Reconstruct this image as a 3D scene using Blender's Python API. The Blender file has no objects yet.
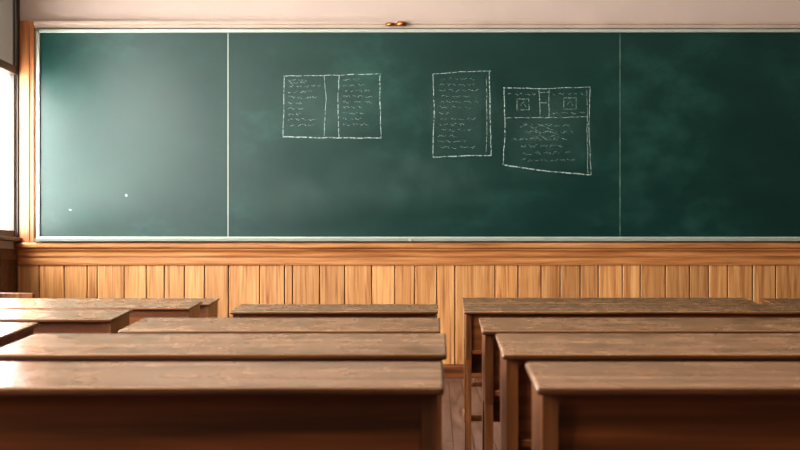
import bpy, bmesh, math, random
from mathutils import Vector
random.seed(7)
sc=bpy.context.scene
F=1150.0; VX=440.0; VY=277.0; HC=0.88; D=10.0
def P(px,py,Y):           # measured photo point -> position on a plane at depth Y
    return ((px-VX)*Y/F, Y, HC-(py-VY)*Y/F)

# ---------------------------------------------------------------- materials
def newmat(n):
    m=bpy.data.materials.new(n); m.use_nodes=True
    nt=m.node_tree; b=nt.nodes['Principled BSDF']; return m,nt,b
def ramp(nt,stops):
    r=nt.nodes.new('ShaderNodeValToRGB')
    while len(r.color_ramp.elements)<len(stops): r.color_ramp.elements.new(0.5)
    for e,(p,c) in zip(r.color_ramp.elements,stops):
        e.position=p; e.color=(*c,1)
    return r
def srgb(r,g,b):
    f=lambda c:(c/255/12.92) if c/255<=0.04045 else ((c/255+0.055)/1.055)**2.4
    return (f(r),f(g),f(b))
def wood(name,dark,mid,light,scale,rough=0.45,bump=0.15,island=True,var=0.35,rrange=None,coat=0.0,dist=0.35,wear=0.0):
    m,nt,b=newmat(name); L=nt.links.new
    tc=nt.nodes.new('ShaderNodeTexCoord'); mp=nt.nodes.new('ShaderNodeMapping')
    mp.inputs['Scale'].default_value=scale
    geo=nt.nodes.new('ShaderNodeNewGeometry')
    comb=nt.nodes.new('ShaderNodeVectorMath'); comb.operation='MULTIPLY_ADD'
    oi=nt.nodes.new('ShaderNodeObjectInfo')
    addr=nt.nodes.new('ShaderNodeMath'); addr.operation='ADD'
    L(geo.outputs['Random Per Island'],addr.inputs[0]); L(oi.outputs['Random'],addr.inputs[1])
    L(addr.outputs[0],comb.inputs[0]); comb.inputs[1].default_value=(13.1,7.7,5.3)
    L(tc.outputs['Object'],comb.inputs[2]); L(comb.outputs[0],mp.inputs['Vector'])
    n=nt.nodes.new('ShaderNodeTexNoise'); n.inputs['Scale'].default_value=1; n.inputs['Detail'].default_value=6; n.inputs['Distortion'].default_value=dist
    L(mp.outputs[0],n.inputs['Vector'])
    r=ramp(nt,[(0.28,dark),(0.5,mid),(0.72,light)])
    L(n.outputs['Fac'],r.inputs[0])
    col=r.outputs[0]
    if wear:
        # worn, greyed patches and blotches in the varnish
        mw=nt.nodes.new('ShaderNodeMapping'); mw.inputs['Scale'].default_value=(5,22,22); L(comb.outputs[0],mw.inputs['Vector'])
        nw=nt.nodes.new('ShaderNodeTexNoise'); nw.inputs['Scale'].default_value=1; nw.inputs['Detail'].default_value=9; nw.inputs['Roughness'].default_value=.72
        L(mw.outputs[0],nw.inputs['Vector'])
        rw=nt.nodes.new('ShaderNodeMapRange'); rw.inputs['From Min'].default_value=.5; rw.inputs['From Max'].default_value=.68; rw.inputs['To Max'].default_value=wear
        L(nw.outputs['Fac'],rw.inputs['Value'])
        mxw=nt.nodes.new('ShaderNodeMix'); mxw.data_type='RGBA'; L(rw.outputs[0],mxw.inputs['Factor']); L(col,mxw.inputs['A']); mxw.inputs['B'].default_value=(*srgb(84,58,42),1)
        col=mxw.outputs['Result']
    hsv=nt.nodes.new('ShaderNodeHueSaturation')
    mr=nt.nodes.new('ShaderNodeMapRange'); mr.inputs['To Min'].default_value=1-var; mr.inputs['To Max'].default_value=1+var*0.6
    L(geo.outputs['Random Per Island'] if island else oi.outputs['Random'],mr.inputs['Value'])
    L(mr.outputs[0],hsv.inputs['Value']); L(col,hsv.inputs['Color']); L(hsv.outputs[0],b.inputs['Base Color'])
    if rrange:
        n2=nt.nodes.new('ShaderNodeTexNoise'); n2.inputs['Scale'].default_value=9; n2.inputs['Detail'].default_value=7
        L(comb.outputs[0],n2.inputs['Vector'])
        m2=nt.nodes.new('ShaderNodeMapRange'); m2.inputs['From Min'].default_value=.3; m2.inputs['From Max'].default_value=.7
        m2.inputs['To Min'].default_value=rrange[0]; m2.inputs['To Max'].default_value=rrange[1]
        L(n2.outputs['Fac'],m2.inputs['Value']); L(m2.outputs[0],b.inputs['Roughness'])
    else: b.inputs['Roughness'].default_value=rough
    b.inputs['Coat Weight'].default_value=coat; b.inputs['Coat Roughness'].default_value=0.2
    bp=nt.nodes.new('ShaderNodeBump'); bp.inputs['Strength'].default_value=bump; bp.inputs['Distance'].default_value=0.002
    L(n.outputs['Fac'],bp.inputs['Height']); L(bp.outputs[0],b.inputs['Normal'])
    return m
def plain(name,col,rough=0.6,noise=0.06,scale=3,metal=0.0,bump=0):
    m,nt,b=newmat(name); L=nt.links.new
    tc=nt.nodes.new('ShaderNodeTexCoord'); n=nt.nodes.new('ShaderNodeTexNoise')
    n.inputs['Scale'].default_value=scale; n.inputs['Detail'].default_value=6
    L(tc.outputs['Object'],n.inputs['Vector'])
    r=ramp(nt,[(0.3,tuple(c*(1-noise*2) for c in col)),(0.7,tuple(min(1,c*(1+noise)) for c in col))])
    L(n.outputs['Fac'],r.inputs[0]); L(r.outputs[0],b.inputs['Base Color'])
    b.inputs['Roughness'].default_value=rough; b.inputs['Metallic'].default_value=metal
    if bump:
        bp=nt.nodes.new('ShaderNodeBump'); bp.inputs['Strength'].default_value=bump; bp.inputs['Distance'].default_value=0.003
        L(n.outputs['Fac'],bp.inputs['Height']); L(bp.outputs[0],b.inputs['Normal'])
    return m
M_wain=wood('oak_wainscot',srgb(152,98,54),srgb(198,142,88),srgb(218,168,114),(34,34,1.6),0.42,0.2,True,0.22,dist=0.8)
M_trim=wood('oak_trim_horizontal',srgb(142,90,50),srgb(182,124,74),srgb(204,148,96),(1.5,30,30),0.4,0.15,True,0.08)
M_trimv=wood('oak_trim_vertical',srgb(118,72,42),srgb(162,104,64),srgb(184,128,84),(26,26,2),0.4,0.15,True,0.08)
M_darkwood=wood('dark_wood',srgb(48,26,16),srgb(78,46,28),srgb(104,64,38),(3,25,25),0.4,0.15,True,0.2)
M_gap=plain('shadow_gap_backing_wood',srgb(54,28,15),0.8,.1)
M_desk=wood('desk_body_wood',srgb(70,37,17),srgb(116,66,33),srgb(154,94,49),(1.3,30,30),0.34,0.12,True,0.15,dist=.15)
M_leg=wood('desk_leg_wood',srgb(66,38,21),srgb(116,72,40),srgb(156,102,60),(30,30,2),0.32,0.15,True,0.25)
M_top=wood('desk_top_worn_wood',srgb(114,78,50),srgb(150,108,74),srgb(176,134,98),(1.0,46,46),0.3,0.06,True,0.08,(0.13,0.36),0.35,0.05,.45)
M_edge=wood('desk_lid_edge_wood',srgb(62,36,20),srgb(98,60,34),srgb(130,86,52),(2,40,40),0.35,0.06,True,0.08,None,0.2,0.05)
M_floor=wood('floor_boards',srgb(66,46,40),srgb(104,78,70),srgb(130,102,92),(18,1.5,18),0.4,0.15,True,0.2)
M_wall=plain('plaster_wall_cream',srgb(192,173,162),0.8,0.03,2,bump=0.1)
M_wall2=plain('plaster_wall_tan',srgb(108,92,78),0.8,0.03,2,bump=0.1)
M_ceil=plain('ceiling_paint',srgb(205,198,188),0.9,0.02)
M_alu=plain('board_frame_metal',srgb(176,184,172),0.4,0.05,8,0.2)
M_seam=plain('board_seam_strip',srgb(100,124,112),0.5,0.25,14)
M_rail=plain('painted_rail',srgb(186,166,150),0.5,0.06,6)
M_brass=plain('brass',srgb(170,110,60),0.35,0.1,10,0.9)
M_frame=plain('window_frame_paint_dark',srgb(70,60,52),0.45,0.1,6)
def board_mat():
    m,nt,b=newmat('chalkboard_green'); L=nt.links.new
    tc=nt.nodes.new('ShaderNodeTexCoord')
    n=nt.nodes.new('ShaderNodeTexNoise'); n.inputs['Scale'].default_value=0.7; n.inputs['Detail'].default_value=5; n.inputs['Distortion'].default_value=0.3
    L(tc.outputs['Object'],n.inputs['Vector'])
    mp=nt.nodes.new('ShaderNodeMapping'); mp.inputs['Scale'].default_value=(1.6,1,2.4); mp.inputs['Rotation'].default_value=(0,0.9,0)
    L(tc.outputs['Object'],mp.inputs['Vector'])
    n2=nt.nodes.new('ShaderNodeTexNoise'); n2.inputs['Scale'].default_value=1.7; n2.inputs['Detail'].default_value=9; n2.inputs['Roughness'].default_value=.65
    L(mp.outputs[0],n2.inputs['Vector'])
    mx=nt.nodes.new('ShaderNodeMath'); mx.operation='MULTIPLY'; L(n.outputs['Fac'],mx.inputs[0]); L(n2.outputs['Fac'],mx.inputs[1])
    r=ramp(nt,[(0.1,srgb(4,47,42)),(0.27,srgb(8,54,48)),(0.43,srgb(30,74,66))])
    L(mx.outputs[0],r.inputs[0]); L(r.outputs[0],b.inputs['Base Color'])
    b.inputs['Specular IOR Level'].default_value=0.5
    mr=nt.nodes.new('ShaderNodeMapRange'); mr.inputs['From Min'].default_value=.1; mr.inputs['From Max'].default_value=.45; mr.inputs['To Min'].default_value=.30; mr.inputs['To Max'].default_value=.40
    L(mx.outputs[0],mr.inputs['Value']); L(mr.outputs[0],b.inputs['Roughness'])
    return m
M_board=board_mat()
def chalk_mat():
    m,nt,b=newmat('chalk_marks'); L=nt.links.new
    b.inputs['Base Color'].default_value=(0.6,0.72,0.68,1); b.inputs['Roughness'].default_value=0.95
    tc=nt.nodes.new('ShaderNodeTexCoord'); n=nt.nodes.new('ShaderNodeTexNoise'); n.inputs['Scale'].default_value=45; n.inputs['Detail'].default_value=4
    L(tc.outputs['Object'],n.inputs['Vector'])
    mr=nt.nodes.new('ShaderNodeMapRange'); mr.inputs['From Min'].default_value=.35; mr.inputs['From Max'].default_value=.65; mr.inputs['To Min'].default_value=.2; mr.inputs['To Max'].default_value=.75
    L(n.outputs['Fac'],mr.inputs['Value']); L(mr.outputs[0],b.inputs['Alpha'])
    return m
M_chalk=chalk_mat()
def dust_mat():
    m,nt,b=newmat('chalk_dust_smudge'); L=nt.links.new
    b.inputs['Base Color'].default_value=(0.42,0.58,0.53,1); b.inputs['Roughness'].default_value=0.95
    tc=nt.nodes.new('ShaderNodeTexCoord'); n=nt.nodes.new('ShaderNodeTexNoise'); n.inputs['Scale'].default_value=5; n.inputs['Detail'].default_value=8; n.inputs['Roughness'].default_value=.7
    L(tc.outputs['Object'],n.inputs['Vector'])
    uv=nt.nodes.new('ShaderNodeUVMap'); vm=nt.nodes.new('ShaderNodeVectorMath'); vm.operation='LENGTH'; L(uv.outputs[0],vm.inputs[0])
    f=nt.nodes.new('ShaderNodeMapRange'); f.interpolation_type='SMOOTHSTEP'; f.inputs['From Min'].default_value=1; f.inputs['From Max'].default_value=.1; f.inputs['To Max'].default_value=.08
    L(vm.outputs['Value'],f.inputs['Value'])
    mr=nt.nodes.new('ShaderNodeMapRange'); mr.inputs['From Min'].default_value=.3; mr.inputs['From Max'].default_value=.7
    L(n.outputs['Fac'],mr.inputs['Value']); mu=nt.nodes.new('ShaderNodeMath'); mu.operation='MULTIPLY'
    L(mr.outputs[0],mu.inputs[0]); L(f.outputs[0],mu.inputs[1]); L(mu.outputs[0],b.inputs['Alpha'])
    return m
M_dust=dust_mat()
def glass_mat():
    m,nt,b=newmat('window_glass'); L=nt.links.new
    t=nt.nodes.new('ShaderNodeBsdfTransparent'); g=nt.nodes.new('ShaderNodeBsdfGlossy'); g.inputs['Roughness'].default_value=0.03
    mx=nt.nodes.new('ShaderNodeMixShader'); mx.inputs[0].default_value=0.06
    L(t.outputs[0],mx.inputs[1]); L(g.outputs[0],mx.inputs[2]); L(mx.outputs[0],nt.nodes['Material Output'].inputs[0])
    return m
M_glass=glass_mat()
def blind_mat():
    m,nt,b=newmat('roller_blind_cloth'); L=nt.links.new
    d=nt.nodes.new('ShaderNodeBsdfDiffuse'); d.inputs[0].default_value=(.5,.48,.45,1); t=nt.nodes.new('ShaderNodeBsdfTranslucent'); t.inputs[0].default_value=(.03,.03,.03,1)
    mx=nt.nodes.new('ShaderNodeAddShader'); L(d.outputs[0],mx.inputs[0]); L(t.outputs[0],mx.inputs[1]); L(mx.outputs[0],nt.nodes['Material Output'].inputs[0])
    return m
M_blind=blind_mat()
def emis(name,col,s):
    m,nt,b=newmat(name); b.inputs['Emission Color'].default_value=(*col,1); b.inputs['Emission Strength'].default_value=s; b.inputs['Base Color'].default_value=(.9,.9,.9,1); return m
M_globe=emis('added_fill_glow',(1,.8,.55),0.6)  # weak glow for the added ceiling fill globes

# ---------------------------------------------------------------- mesh builder
class MB:
    def __init__(s,name): s.name=name; s.bm=bmesh.new(); s.mats=[]
    def mi(s,m):
        if m not in s.mats: s.mats.append(m)
        return s.mats.index(m)
    def box(s,x0,x1,y0,y1,z0,z1,mat,bev=0.0,seg=2,side=None):
        return s.prism([(x0,y0,z0),(x1,y0,z0),(x1,y1,z0),(x0,y1,z0),(x0,y0,z1),(x1,y0,z1),(x1,y1,z1),(x0,y1,z1)],mat,bev,seg,side)
    def prism(s,c,mat,bev=0.0,seg=2,side=None):
        v=[s.bm.verts.new(p) for p in c]
        fs=[s.bm.faces.new([v[i] for i in q]) for q in [(3,2,1,0),(4,5,6,7),(0,1,5,4),(1,2,6,5),(2,3,7,6),(3,0,4,7)]]
        k=s.mi(mat)
        for f in fs: f.material_index=k
        if side:
            ks=s.mi(side)
            for f in fs[2:]: f.material_index=ks
        if bev>0:
            es={e for f in fs for e in f.edges}
            r=bmesh.ops.bevel(s.bm,geom=list(es),offset=bev,segments=seg,affect='EDGES',profile=0.5)
            for f in r['faces']:
                f.smooth=True
                if not side: f.material_index=k
                else: f.material_index=k if f.normal.z>.55 else ks
    def extr(s,poly,x0,x1,mat,axis='x'):
        k=s.mi(mat); mk=(lambda a,b,t:(t,a,b)) if axis=='x' else ((lambda a,b,t:(a,t,b)) if axis=='y' else (lambda a,b,t:(a,b,t)))
        A=[s.bm.verts.new(mk(a,b,x0)) for a,b in poly]; B=[s.bm.verts.new(mk(a,b,x1)) for a,b in poly]
        n=len(poly); fs=[s.bm.faces.new(A),s.bm.faces.new(B[::-1])]
        for i in range(n): fs.append(s.bm.faces.new([A[i],B[i],B[(i+1)%n],A[(i+1)%n]]))
        for f in fs: f.material_index=k
    def cyl(s,p0,p1,r,mat,seg=16,r2=None):
        a=Vector(p0); b=Vector(p1); d=(b-a); r2=r if r2 is None else r2
        u=d.orthogonal().normalized(); w=d.normalized().cross(u); k=s.mi(mat)
        A=[];B=[]
        for i in range(seg):
            t=2*math.pi*i/seg; o=u*math.cos(t)+w*math.sin(t)
            A.append(s.bm.verts.new(a+o*r)); B.append(s.bm.verts.new(b+o*r2))
        fs=[s.bm.faces.new(A[::-1]),s.bm.faces.new(B)]
        for i in range(seg):
            f=s.bm.faces.new([A[i],A[(i+1)%seg],B[(i+1)%seg],B[i]]); f.smooth=True; fs.append(f)
        for f in fs: f.material_index=k
    def sphere(s,c,r,mat,sz=1.0):
        k=s.mi(mat); r_=bmesh.ops.create_uvsphere(s.bm,u_segments=24,v_segments=14,radius=r)
        for v in r_['verts']: v.co=Vector((v.co.x,v.co.y,v.co.z*sz))+Vector(c)
        for f in {f for v in r_['verts'] for f in v.link_faces}: f.material_index=k; f.smooth=True
    def mesh(s):
        bmesh.ops.recalc_face_normals(s.bm,faces=s.bm.faces)
        me=bpy.data.meshes.new(s.name); s.bm.to_mesh(me); s.bm.free()
        for m in s.mats: me.materials.append(m)
        return me
    def obj(s,loc=(0,0,0),rot=0):
        o=bpy.data.objects.new(s.name,s.mesh()); sc.collection.objects.link(o); o.location=loc; o.rotation_euler=(0,0,rot); return o
def inst(name,me,loc,rot=0):
    o=bpy.data.objects.new(name,me); sc.collection.objects.link(o); o.location=loc; o.rotation_euler=(0,0,rot); return o

# ---------------------------------------------------------------- room
XL=-3.67; XR=4.3; YB=-2.6; ZC=4.2
b=MB('floor'); x=XL-0.2
b.box(XL-.2,XR+.2,YB-.2,D+.2,-0.1,-0.012,M_darkwood)
x=XL
while x<XR:
    y=YB-random.random()*1.5
    while y<D:
        ln=random.uniform(1.6,2.8); y0=max(y,YB); y1=min(y+ln,D)
        if y1-y0>.05: b.box(x+.0015,min(x+.1085,XR),y0+.001,y1-.001,-0.012,0,M_floor)
        y+=ln
    x+=.11
b.obj()
b=MB('ceiling'); b.box(XL-.2,XR+.2,YB-.2,D+.2,ZC,ZC+.1,M_ceil); b.obj()
b=MB('wall_front'); b.box(XL-.2,XR+.2,D,D+.15,0,ZC,M_wall); b.obj()
b=MB('wall_back'); b.box(XL-.2,XR+.2,YB-.15,YB,0,ZC,M_wall2); b.obj()
b=MB('wall_right'); b.box(XR,XR+.15,YB,D,0,ZC,M_wall2); b.obj()
wins=[(8.3,9.955),(6.15,7.75),(4.0,5.6),(1.85,3.45),(-0.3,1.3)]
WZ0,WZ1,WT=1.22,3.85,2.66
b=MB('wall_left'); TH=.12
b.box(XL-TH,XL,YB,D,0,WZ0,M_wall); b.box(XL-TH,XL,YB,D,WZ1,ZC,M_wall)
ed=[YB]+[v for w in sorted(wins) for v in w]+[D]
for i in range(0,len(ed),2): b.box(XL-TH,XL,ed[i],ed[i+1],WZ0,WZ1,M_wall)
b.obj()
for i,(y0,y1) in enumerate(wins):
    b=MB('window_%d'%(i+1)); fx0,fx1=XL-.05,XL-.004; t=.03
    b.box(fx0,fx1,y0+.001,y0+t,WZ0+.001,WZ1-.001,M_frame,.004); b.box(fx0,fx1,y1-t,y1-.001,WZ0+.001,WZ1-.001,M_frame,.004)
    b.box(fx0,fx1,y0+t,y1-t,WZ0+.001,WZ0+.06,M_frame,.004); b.box(fx0,fx1,y0+t,y1-t,WZ1-.06,WZ1-.001,M_frame,.004)
    b.box(fx0-.01,fx1+.02,y0+t,y1-t,WT-.035,WT+.035,M_frame,.004)
    ym=(y0+y1)/2; b.box(fx0+.01,fx1-.01,ym-.02,ym+.02,WZ0+.07,WZ1-.06,M_frame,.003)
    b.box(fx0+.02,fx0+.024,y0+t,y1-t,WZ0+.06,WZ1-.06,M_glass)
    if i==0: b.box(fx0+.028,fx0+.030,y0+t+.002,y1-t-.002,WT+.036,WZ1-.06,M_blind)
    ca=min(.09,D-.002-y1)
    b.box(XL-.001,XL+.055,y0-.06,min(y1+.06,D-.045),WZ0-.035,WZ0,M_darkwood,.006)
    b.box(XL+.001,XL+.018,y0-.09,y0,WZ0,WZ1+.09,M_frame,.003); b.box(XL+.001,XL+.018,y1,y1+ca,WZ0,WZ1+.09,M_frame,.003)
    b.box(XL+.001,XL+.018,y0,y1,WZ1,WZ1+.09,M_frame,.003)
    b.obj()
    ld=bpy.data.lights.new('window_portal_%d'%i,'AREA'); ld.shape='RECTANGLE'; ld.size=y1-y0; ld.size_y=WZ1-WZ0
    ld.cycles.is_portal=True
    lo=bpy.data.objects.new('window_daylight',ld); sc.collection.objects.link(lo); lo.location=(XL-.1,(y0+y1)/2,(WZ0+WZ1)/2)
    lo.rotation_euler=Vector((1,0,0)).to_track_quat('-Z','Y').to_euler()
ZR0=HC-(263-VY)/115; ZR1=HC-(243-VY)/115   # cap rail
joints=[18,40,65,88,98,125,147,165,185,205,229,260,285,293,320,345,372,395,415,437,455,495,518,541,560,580,598,622,640,665,689,708,727,752,775,800,822,846,868,884]
b=MB('trim_1')
b.box(XL,XR,D-.006,D-.001,.12,ZR0,M_gap)
for j0,j1 in zip(joints[:-1],joints[1:]):
    x0=(j0-VX)/115; x1=(j1-VX)/115; x0=max(x0,XL); x1=min(x1,XR)
    if x1-x0<.02: continue
    b.box(x0+.0035,x1-.0035,D-.024,D-.004,.12,ZR0+.01,M_wain,.006,2)
b.box((884-VX)/115,XR,D-.024,D-.004,.12,ZR0+.01,M_wain,.004)
b.obj()
b=MB('trim_2')  # moulded cap rail profile (y,z)
z0,z1=ZR0,ZR1
prof=[(D-.001,z0-.02),(D-.034,z0-.02),(D-.04,z0),(D-.04,z0+.05),(D-.05,z0+.055),(D-.052,z0+.075),(D-.044,z0+.08),(D-.05,z0+.1),(D-.068,z0+.108),(D-.07,z0+.12),(D-.088,z0+.13),(D-.092,z0+.14),(D-.092,z1-.012),(D-.083,z1),(D-.001,z1)]
b.extr(prof,XL,XR,M_trim); b.obj()
b=MB('baseboard_front'); b.extr([(D-.001,0),(D-.035,0),(D-.035,.1),(D-.026,.12),(D-.001,.12)],XL,XR,M_desk); b.obj()
b=MB('baseboard_left'); b.extr([(XL+.001,0),(XL+.03,0),(XL+.03,.1),(XL+.022,.12),(XL+.001,.12)],YB,D-.04,M_darkwood,'y'); b.obj()
b=MB('baseboard_right'); b.extr([(XR-.001,0),(XR-.03,0),(XR-.03,.1),(XR-.022,.12),(XR-.001,.12)],YB,D-.04,M_darkwood,'y'); b.obj()
b=MB('trim_3') # left-wall panelling
y=YB
while y<D-.1:
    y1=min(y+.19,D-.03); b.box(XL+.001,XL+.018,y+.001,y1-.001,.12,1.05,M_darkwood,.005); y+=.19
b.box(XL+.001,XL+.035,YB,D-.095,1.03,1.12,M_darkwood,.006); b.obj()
b=MB('trim_6') # right-wall panelling
y=YB
while y<D-.1:
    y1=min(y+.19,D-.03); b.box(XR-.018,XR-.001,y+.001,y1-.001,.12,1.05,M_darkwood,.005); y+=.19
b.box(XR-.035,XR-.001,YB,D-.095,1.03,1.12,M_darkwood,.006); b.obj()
b=MB('trim_4'); xa=P(20,0,D)[0]; xb=P(35.5,0,D)[0]
b.box(max(xa,XL+.025),xb,D-.04,D-.001,ZR1,HC+(VY-22)/115,M_trimv,.006); b.box(max(xa,XL+.025)+.02,xb-.035,D-.05,D-.04,ZR1,HC+(VY-22)/115,M_trimv,.004); b.obj()
b=MB('trim_5'); zt=HC+(VY-22.5)/115
b.extr([(D-.001,zt-.055),(D-.03,zt-.055),(D-.035,zt-.03),(D-.05,zt-.02),(D-.05,zt),(D-.001,zt)],xb+.001,XR,M_rail); b.obj()
# ---------------------------------------------------------------- chalkboard
YS=D-.04
def Q(px,py,Y=YS-.0008): return P(px,py,Y)
bx0=P(37,0,YS)[0]; bx1=3.95; bz0=P(0,240,YS)[2]; bz1=P(0,29.5,YS)[2]
b=MB('chalkboard')
splits=[bx0+.02,P(228,0,YS)[0],P(620,0,YS)[0],bx1-.02]
for s0,s1 in zip(splits[:-1],splits[1:]): b.box(s0+.002,s1-.002,YS,D-.012,bz0+.02,bz1-.02,M_board)
for s in splits[1:3]: b.box(s-.0035,s+.0035,YS-.001,D-.014,bz0+.02,bz1-.02,M_alu if s<0 else M_seam)
b.box(bx0,bx1,D-.06,D-.005,bz1-.028,bz1,M_alu,.004); b.box(bx0,bx0+.028,D-.06,D-.005,bz0,bz1,M_alu,.004); b.box(bx1-.028,bx1,D-.06,D-.005,bz0,bz1,M_alu,.004)
b.extr([(D-.005,bz0-.012),(D-.11,bz0-.012),(D-.118,bz0+.012),(D-.108,bz0+.012),(D-.1,bz0+.0),(D-.062,bz0+.0),(D-.058,bz0+.028),(D-.005,bz0+.028)],bx0,bx1,M_alu)
b.box(P(409,0,D)[0],P(412,0,D)[0],D-.121,D-.1,bz0-.014,bz0+.014,M_rail)
board=b.obj()
# chalk marks
b=MB('chalk_drawings')
uvl=b.bm.loops.layers.uv.new('UVMap')
kd=b.mi(M_dust)
for cx,cy,rx,rz in ((332,106,75,48),(462,114,55,60),(547,132,66,60),(400,180,140,42),(135,130,85,85),(100,190,60,40),(300,200,70,30)):
    c=Q(cx,cy,YS-.0004); px=YS/F; vs=[b.bm.verts.new((c[0]+sx*rx*px,c[1],c[2]+sz*rz*px)) for sx,sz in ((-1,-1),(1,-1),(1,1),(-1,1))]
    for v in vs: v.co.y-=.00002*cx/20
    f=b.bm.faces.new(vs); f.material_index=kd
    for l,(sx,sz) in zip(f.loops,((-1,-1),(1,-1),(1,1),(-1,1))): l[uvl].uv=(sx,sz)
def stroke(pts,w=1.3,jit=.35,n=None):
    k=b.mi(M_chalk); pp=[]; w=w*.66
    for (a0,c0),(a1,c1) in zip(pts[:-1],pts[1:]):
        m=max(1,int(math.hypot(a1-a0,c1-c0)/6))
        for i in range(m): t=i/m; pp.append((a0+(a1-a0)*t+random.uniform(-jit,jit),c0+(c1-c0)*t+random.uniform(-jit,jit)))
    pp.append(pts[-1]); V=[]
    for i,p in enumerate(pp):
        a=pp[max(0,i-1)]; c=pp[min(len(pp)-1,i+1)]; dx,dy=c[0]-a[0],c[1]-a[1]; l=math.hypot(dx,dy) or 1
        ww=w*random.uniform(.75,1.1)/2; nx,ny=-dy/l*ww,dx/l*ww
        V.append((b.bm.verts.new(Q(p[0]+nx,p[1]+ny,YS-.0014)),b.bm.verts.new(Q(p[0]-nx,p[1]-ny,YS-.0014))))
    for (u,v),(s,t) in zip(V[:-1],V[1:]): f=b.bm.faces.new([u,s,t,v]); f.material_index=k
def writing(x0,x1,y,h=1.3,w=.42):
    x=x0
    while x<x1-3:
        L=random.uniform(3,9); e=min(x+L,x1); pts=[]; t=x
        while t<e: pts.append((t,y+random.uniform(-h,h))); t+=random.uniform(.7,1.3)
        if len(pts)>1: stroke(pts,w,.1)
        x=e+random.uniform(1.2,3)
stroke([(284,76),(325,75.5),(381,73.5)],1.0); stroke([(284,76),(284,100),(283,136)],1.0); stroke([(283,136.5),(310,137.5),(381,138)],1.6); stroke([(380,73.5),(380,100),(381,138)],1.3)
stroke([(324,76),(326,100),(324,136)],.8); stroke([(339,75),(338,100),(339,137)],1.1)
for i in range(9): writing(288,random.uniform(303,321),80.5+i*5.6)
for i in range(9): writing(343,random.uniform(360,378),79.5+i*5.6)
writing(290,306,83)
stroke([(433,74),(460,72),(491,71)],1.0); stroke([(433,74),(434,110),(433,157)],1.2); stroke([(433,157),(460,156),(491,155.5)],1.5); stroke([(489.5,71),(490,110),(491,156)],1.4); stroke([(486.5,76),(487,120),(486,152)],.7)
for i in range(13): writing(437+random.uniform(0,5),random.uniform(458,484),79+i*5.7)
stroke([(503,88),(545,88.5),(590,87)],1.1); stroke([(504,88),(505,130),(503,165)],1.3); stroke([(503,165),(545,171),(591,175)],1.7); stroke([(590,87),(589,130),(591,175)],1.1); stroke([(587,90),(587,130),(588,173)],.7)
stroke([(504,118),(589,117)],.7); stroke([(539,90),(540,117)],.9); stroke([(549,90),(549,117)],.7); stroke([(540,93),(549,92)],.6); stroke([(540,103),(549,103)],.6)
for cx,cy in ((523,104),(570,103)):
    stroke([(cx-6,cy-5),(cx+6,cy-5),(cx+6,cy+6),(cx-6,cy+6),(cx-6,cy-5)],.7); stroke([(cx-3,cy+2),(cx,cy-2),(cx+3,cy+3)],.5)
writing(508,536,94); writing(553,585,94); writing(553,585,113)
for i in range(6): writing(510+random.uniform(0,20),random.uniform(550,583),125+i*7,1.6,.34)
for i in range(5):
    a=random.uniform(515,560); c=random.uniform(126,158); stroke([(a,c),(a+random.uniform(6,12),c-random.uniform(2,6)),(a+random.uniform(14,22),c+random.uniform(0,5))],.34)
for cx,cy,ww in ((126,195,3.6),(70,209.5,1.8)):
    stroke([(cx-1,cy),(cx+1.2,cy+.5)],ww,.1)
ch=b.obj(); ch.parent=board
b=MB('map_hook'); c=P(398,26,D)
b.box(c[0]-.11,c[0]+.07,D-.062,D-.0505,c[2]-.012,c[2]+.012,M_brass,.004); b.cyl((c[0]-.09,D-.075,c[2]),(c[0]-.03,D-.075,c[2]),.014,M_brass)
b.cyl((c[0]+.0,D-.075,c[2]+.004),(c[0]+.07,D-.075,c[2]+.004),.02,M_brass); b.cyl((c[0]+.035,D-.075,c[2]),(c[0]+.035,D-.05,c[2]),.008,M_brass); b.cyl((c[0]-.06,D-.075,c[2]),(c[0]-.06,D-.05,c[2]),.008,M_brass)
b.obj()
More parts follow.
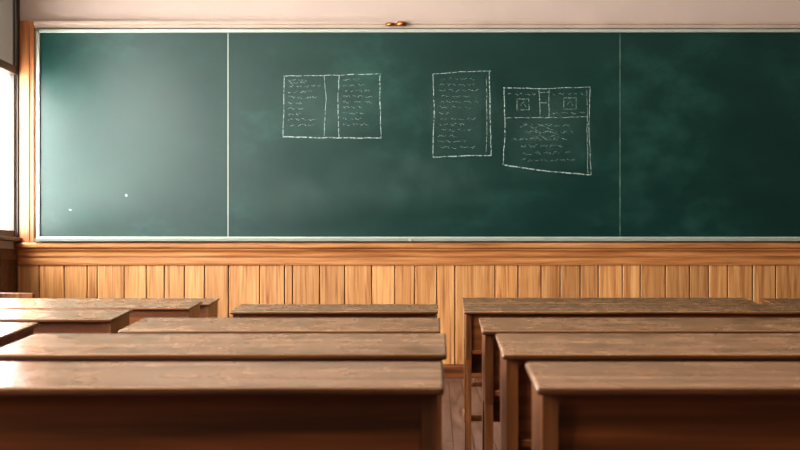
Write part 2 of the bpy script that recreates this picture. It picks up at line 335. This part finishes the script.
# ---------------------------------------------------------------- desks
def desk_mesh(W,DW=.30,ZF=HC-.158,ZB=HC-.130):
    b=MB('school_desk'); t=.013
    sl=(ZB-ZF)/DW
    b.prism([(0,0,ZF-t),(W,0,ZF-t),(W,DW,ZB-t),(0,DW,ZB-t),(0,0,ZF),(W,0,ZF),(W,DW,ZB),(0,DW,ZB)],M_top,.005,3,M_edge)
    yf,yk=.02,DW-.02
    for x0 in (.010,W-.034):
        zt=lambda y:ZF-t+sl*y+.001
        g=(yk-yf)*.38
        inner=[(yk-.045,.05),(yk-.05,.38),(yk-.068,.46),(yk-g,.50),(yf+g,.50),(yf+.068,.46),(yf+.05,.38),(yf+.045,.05)]
        outer_r=[(yk,.05),(yk,.38),(yk,.46),(yk,.50)]; outer_l=[(yf,.05),(yf,.38),(yf,.46),(yf,.50)]
        ri=[inner[0],inner[1],inner[2],inner[3]]; li=[inner[7],inner[6],inner[5],inner[4]]
        b.extr([(yf,.50),(yk,.50),(yk,zt(yk)),(yf,zt(yf))],x0,x0+.024,M_leg)
        b.extr(outer_r+ri[::-1],x0,x0+.024,M_leg); b.extr(outer_l+li[::-1],x0,x0+.024,M_leg)
        b.box(x0-.008,x0+.032,yf-.03,yk+.03,.0,.052,M_leg,.008)
        b.box(x0+.004,x0+.020,yf+.045,yk-.045,.2,.235,M_leg,.003)
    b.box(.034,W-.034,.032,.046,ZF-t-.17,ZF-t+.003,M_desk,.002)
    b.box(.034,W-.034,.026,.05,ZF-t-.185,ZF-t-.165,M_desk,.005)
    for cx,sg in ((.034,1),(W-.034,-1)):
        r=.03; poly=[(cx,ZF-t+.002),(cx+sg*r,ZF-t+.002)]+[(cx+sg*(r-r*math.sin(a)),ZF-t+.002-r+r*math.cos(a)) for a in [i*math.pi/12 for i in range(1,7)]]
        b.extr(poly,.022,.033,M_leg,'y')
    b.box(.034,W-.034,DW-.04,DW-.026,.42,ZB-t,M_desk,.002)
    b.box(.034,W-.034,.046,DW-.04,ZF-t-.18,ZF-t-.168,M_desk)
    b.box(.03,W-.03,DW/2-.012,DW/2+.012,.205,.232,M_leg,.003)
    return b.mesh()
mS=desk_mesh(.95); mW=desk_mesh(1.78); mM=desk_mesh(1.4)
nS=desk_mesh(.95,.235,HC-.162,HC-.141); nW=desk_mesh(1.78,.235,HC-.162,HC-.141)
def desk(me,xl,d): inst('school_desk',me,(xl,d,0))
desk(nS,.006-.95,1.69)
for xr,d in ((.014,2.36),(.0,3.39),(-.01,5.25)): desk(mS,xr-.95,d)
desk(nW,.142,1.69)
for xl,d in ((.128,2.36),(.124,3.39),(.11,5.25),(.14,6.95)): desk(mW,xl,d)
desk(mW,1.96,6.75)
for xr,d in ((-1.235,4.33),(-1.28,5.9),(-1.35,6.75),(-1.15,3.0)): desk(mM,xr-1.4,d)
b=MB('wooden_chair')
for sx in (-.18,.18):
    b.prism([(sx-.016,-.2,0),(sx+.016,-.2,0),(sx+.016,-.165,0),(sx-.016,-.165,0),(sx-.016,-.17,.44),(sx+.016,-.17,.44),(sx+.016,-.135,.44),(sx-.016,-.135,.44)],M_leg,.004)
    b.prism([(sx-.016,-.17,.44),(sx+.016,-.17,.44),(sx+.016,-.135,.44),(sx-.016,-.135,.44),(sx-.014,-.215,.77),(sx+.014,-.215,.77),(sx+.014,-.19,.77),(sx-.014,-.19,.77)],M_leg,.004)
    b.box(sx-.016,sx+.016,.15,.182,0,.42,M_leg,.004); b.box(sx-.01,sx+.01,-.15,.16,.2,.225,M_leg,.003)
b.box(-.205,.205,-.15,.205,.42,.445,M_desk,.009)
for z,h in ((.70,.075),(.57,.045)):
    b.box(-.195,.195,-.232+(.74-z)*.1,-.212+(.74-z)*.1,z,z+h,M_leg,.009,3)
b.box(-.17,.17,.155,.175,.3,.33,M_leg,.003)
b.obj((-2.91,7.9,0))
def fill_lamp(x,y):  # unseen ceiling globe, added to even out the room light
    b=MB('added_fill_pendant'); b.cyl((x,y,ZC-.03),(x,y,ZC),.07,M_brass); b.cyl((x,y,ZC-.42),(x,y,ZC-.03),.008,M_brass); b.cyl((x,y,ZC-.46),(x,y,ZC-.4),.06,M_brass); b.sphere((x,y,ZC-.56),.15,M_globe,.85)
    b.obj()
for y in (1.5,4.5,7.4):
    for x in (-1.6,2.0): fill_lamp(x,y)

# ---------------------------------------------------------------- world / camera
w=bpy.data.worlds.new('sky'); sc.world=w; w.use_nodes=True
bg=w.node_tree.nodes['Background']; bg.inputs[0].default_value=(1,.99,.96,1); bg.inputs[1].default_value=21
cd=bpy.data.cameras.new('camera'); co=bpy.data.objects.new('camera',cd); sc.collection.objects.link(co); sc.camera=co
co.location=(0,0,HC); co.rotation_euler=(math.pi/2,0,0)
cd.sensor_width=36; cd.lens=F/800*36; cd.shift_x=-(VX-400)/800; cd.shift_y=(VY-225)/800
cd.dof.use_dof=True; cd.dof.focus_distance=8; cd.dof.aperture_fstop=8.0
sc.view_settings.view_transform='Standard'
try: sc.view_settings.look='Medium High Contrast'
except Exception as e: print('look',e)
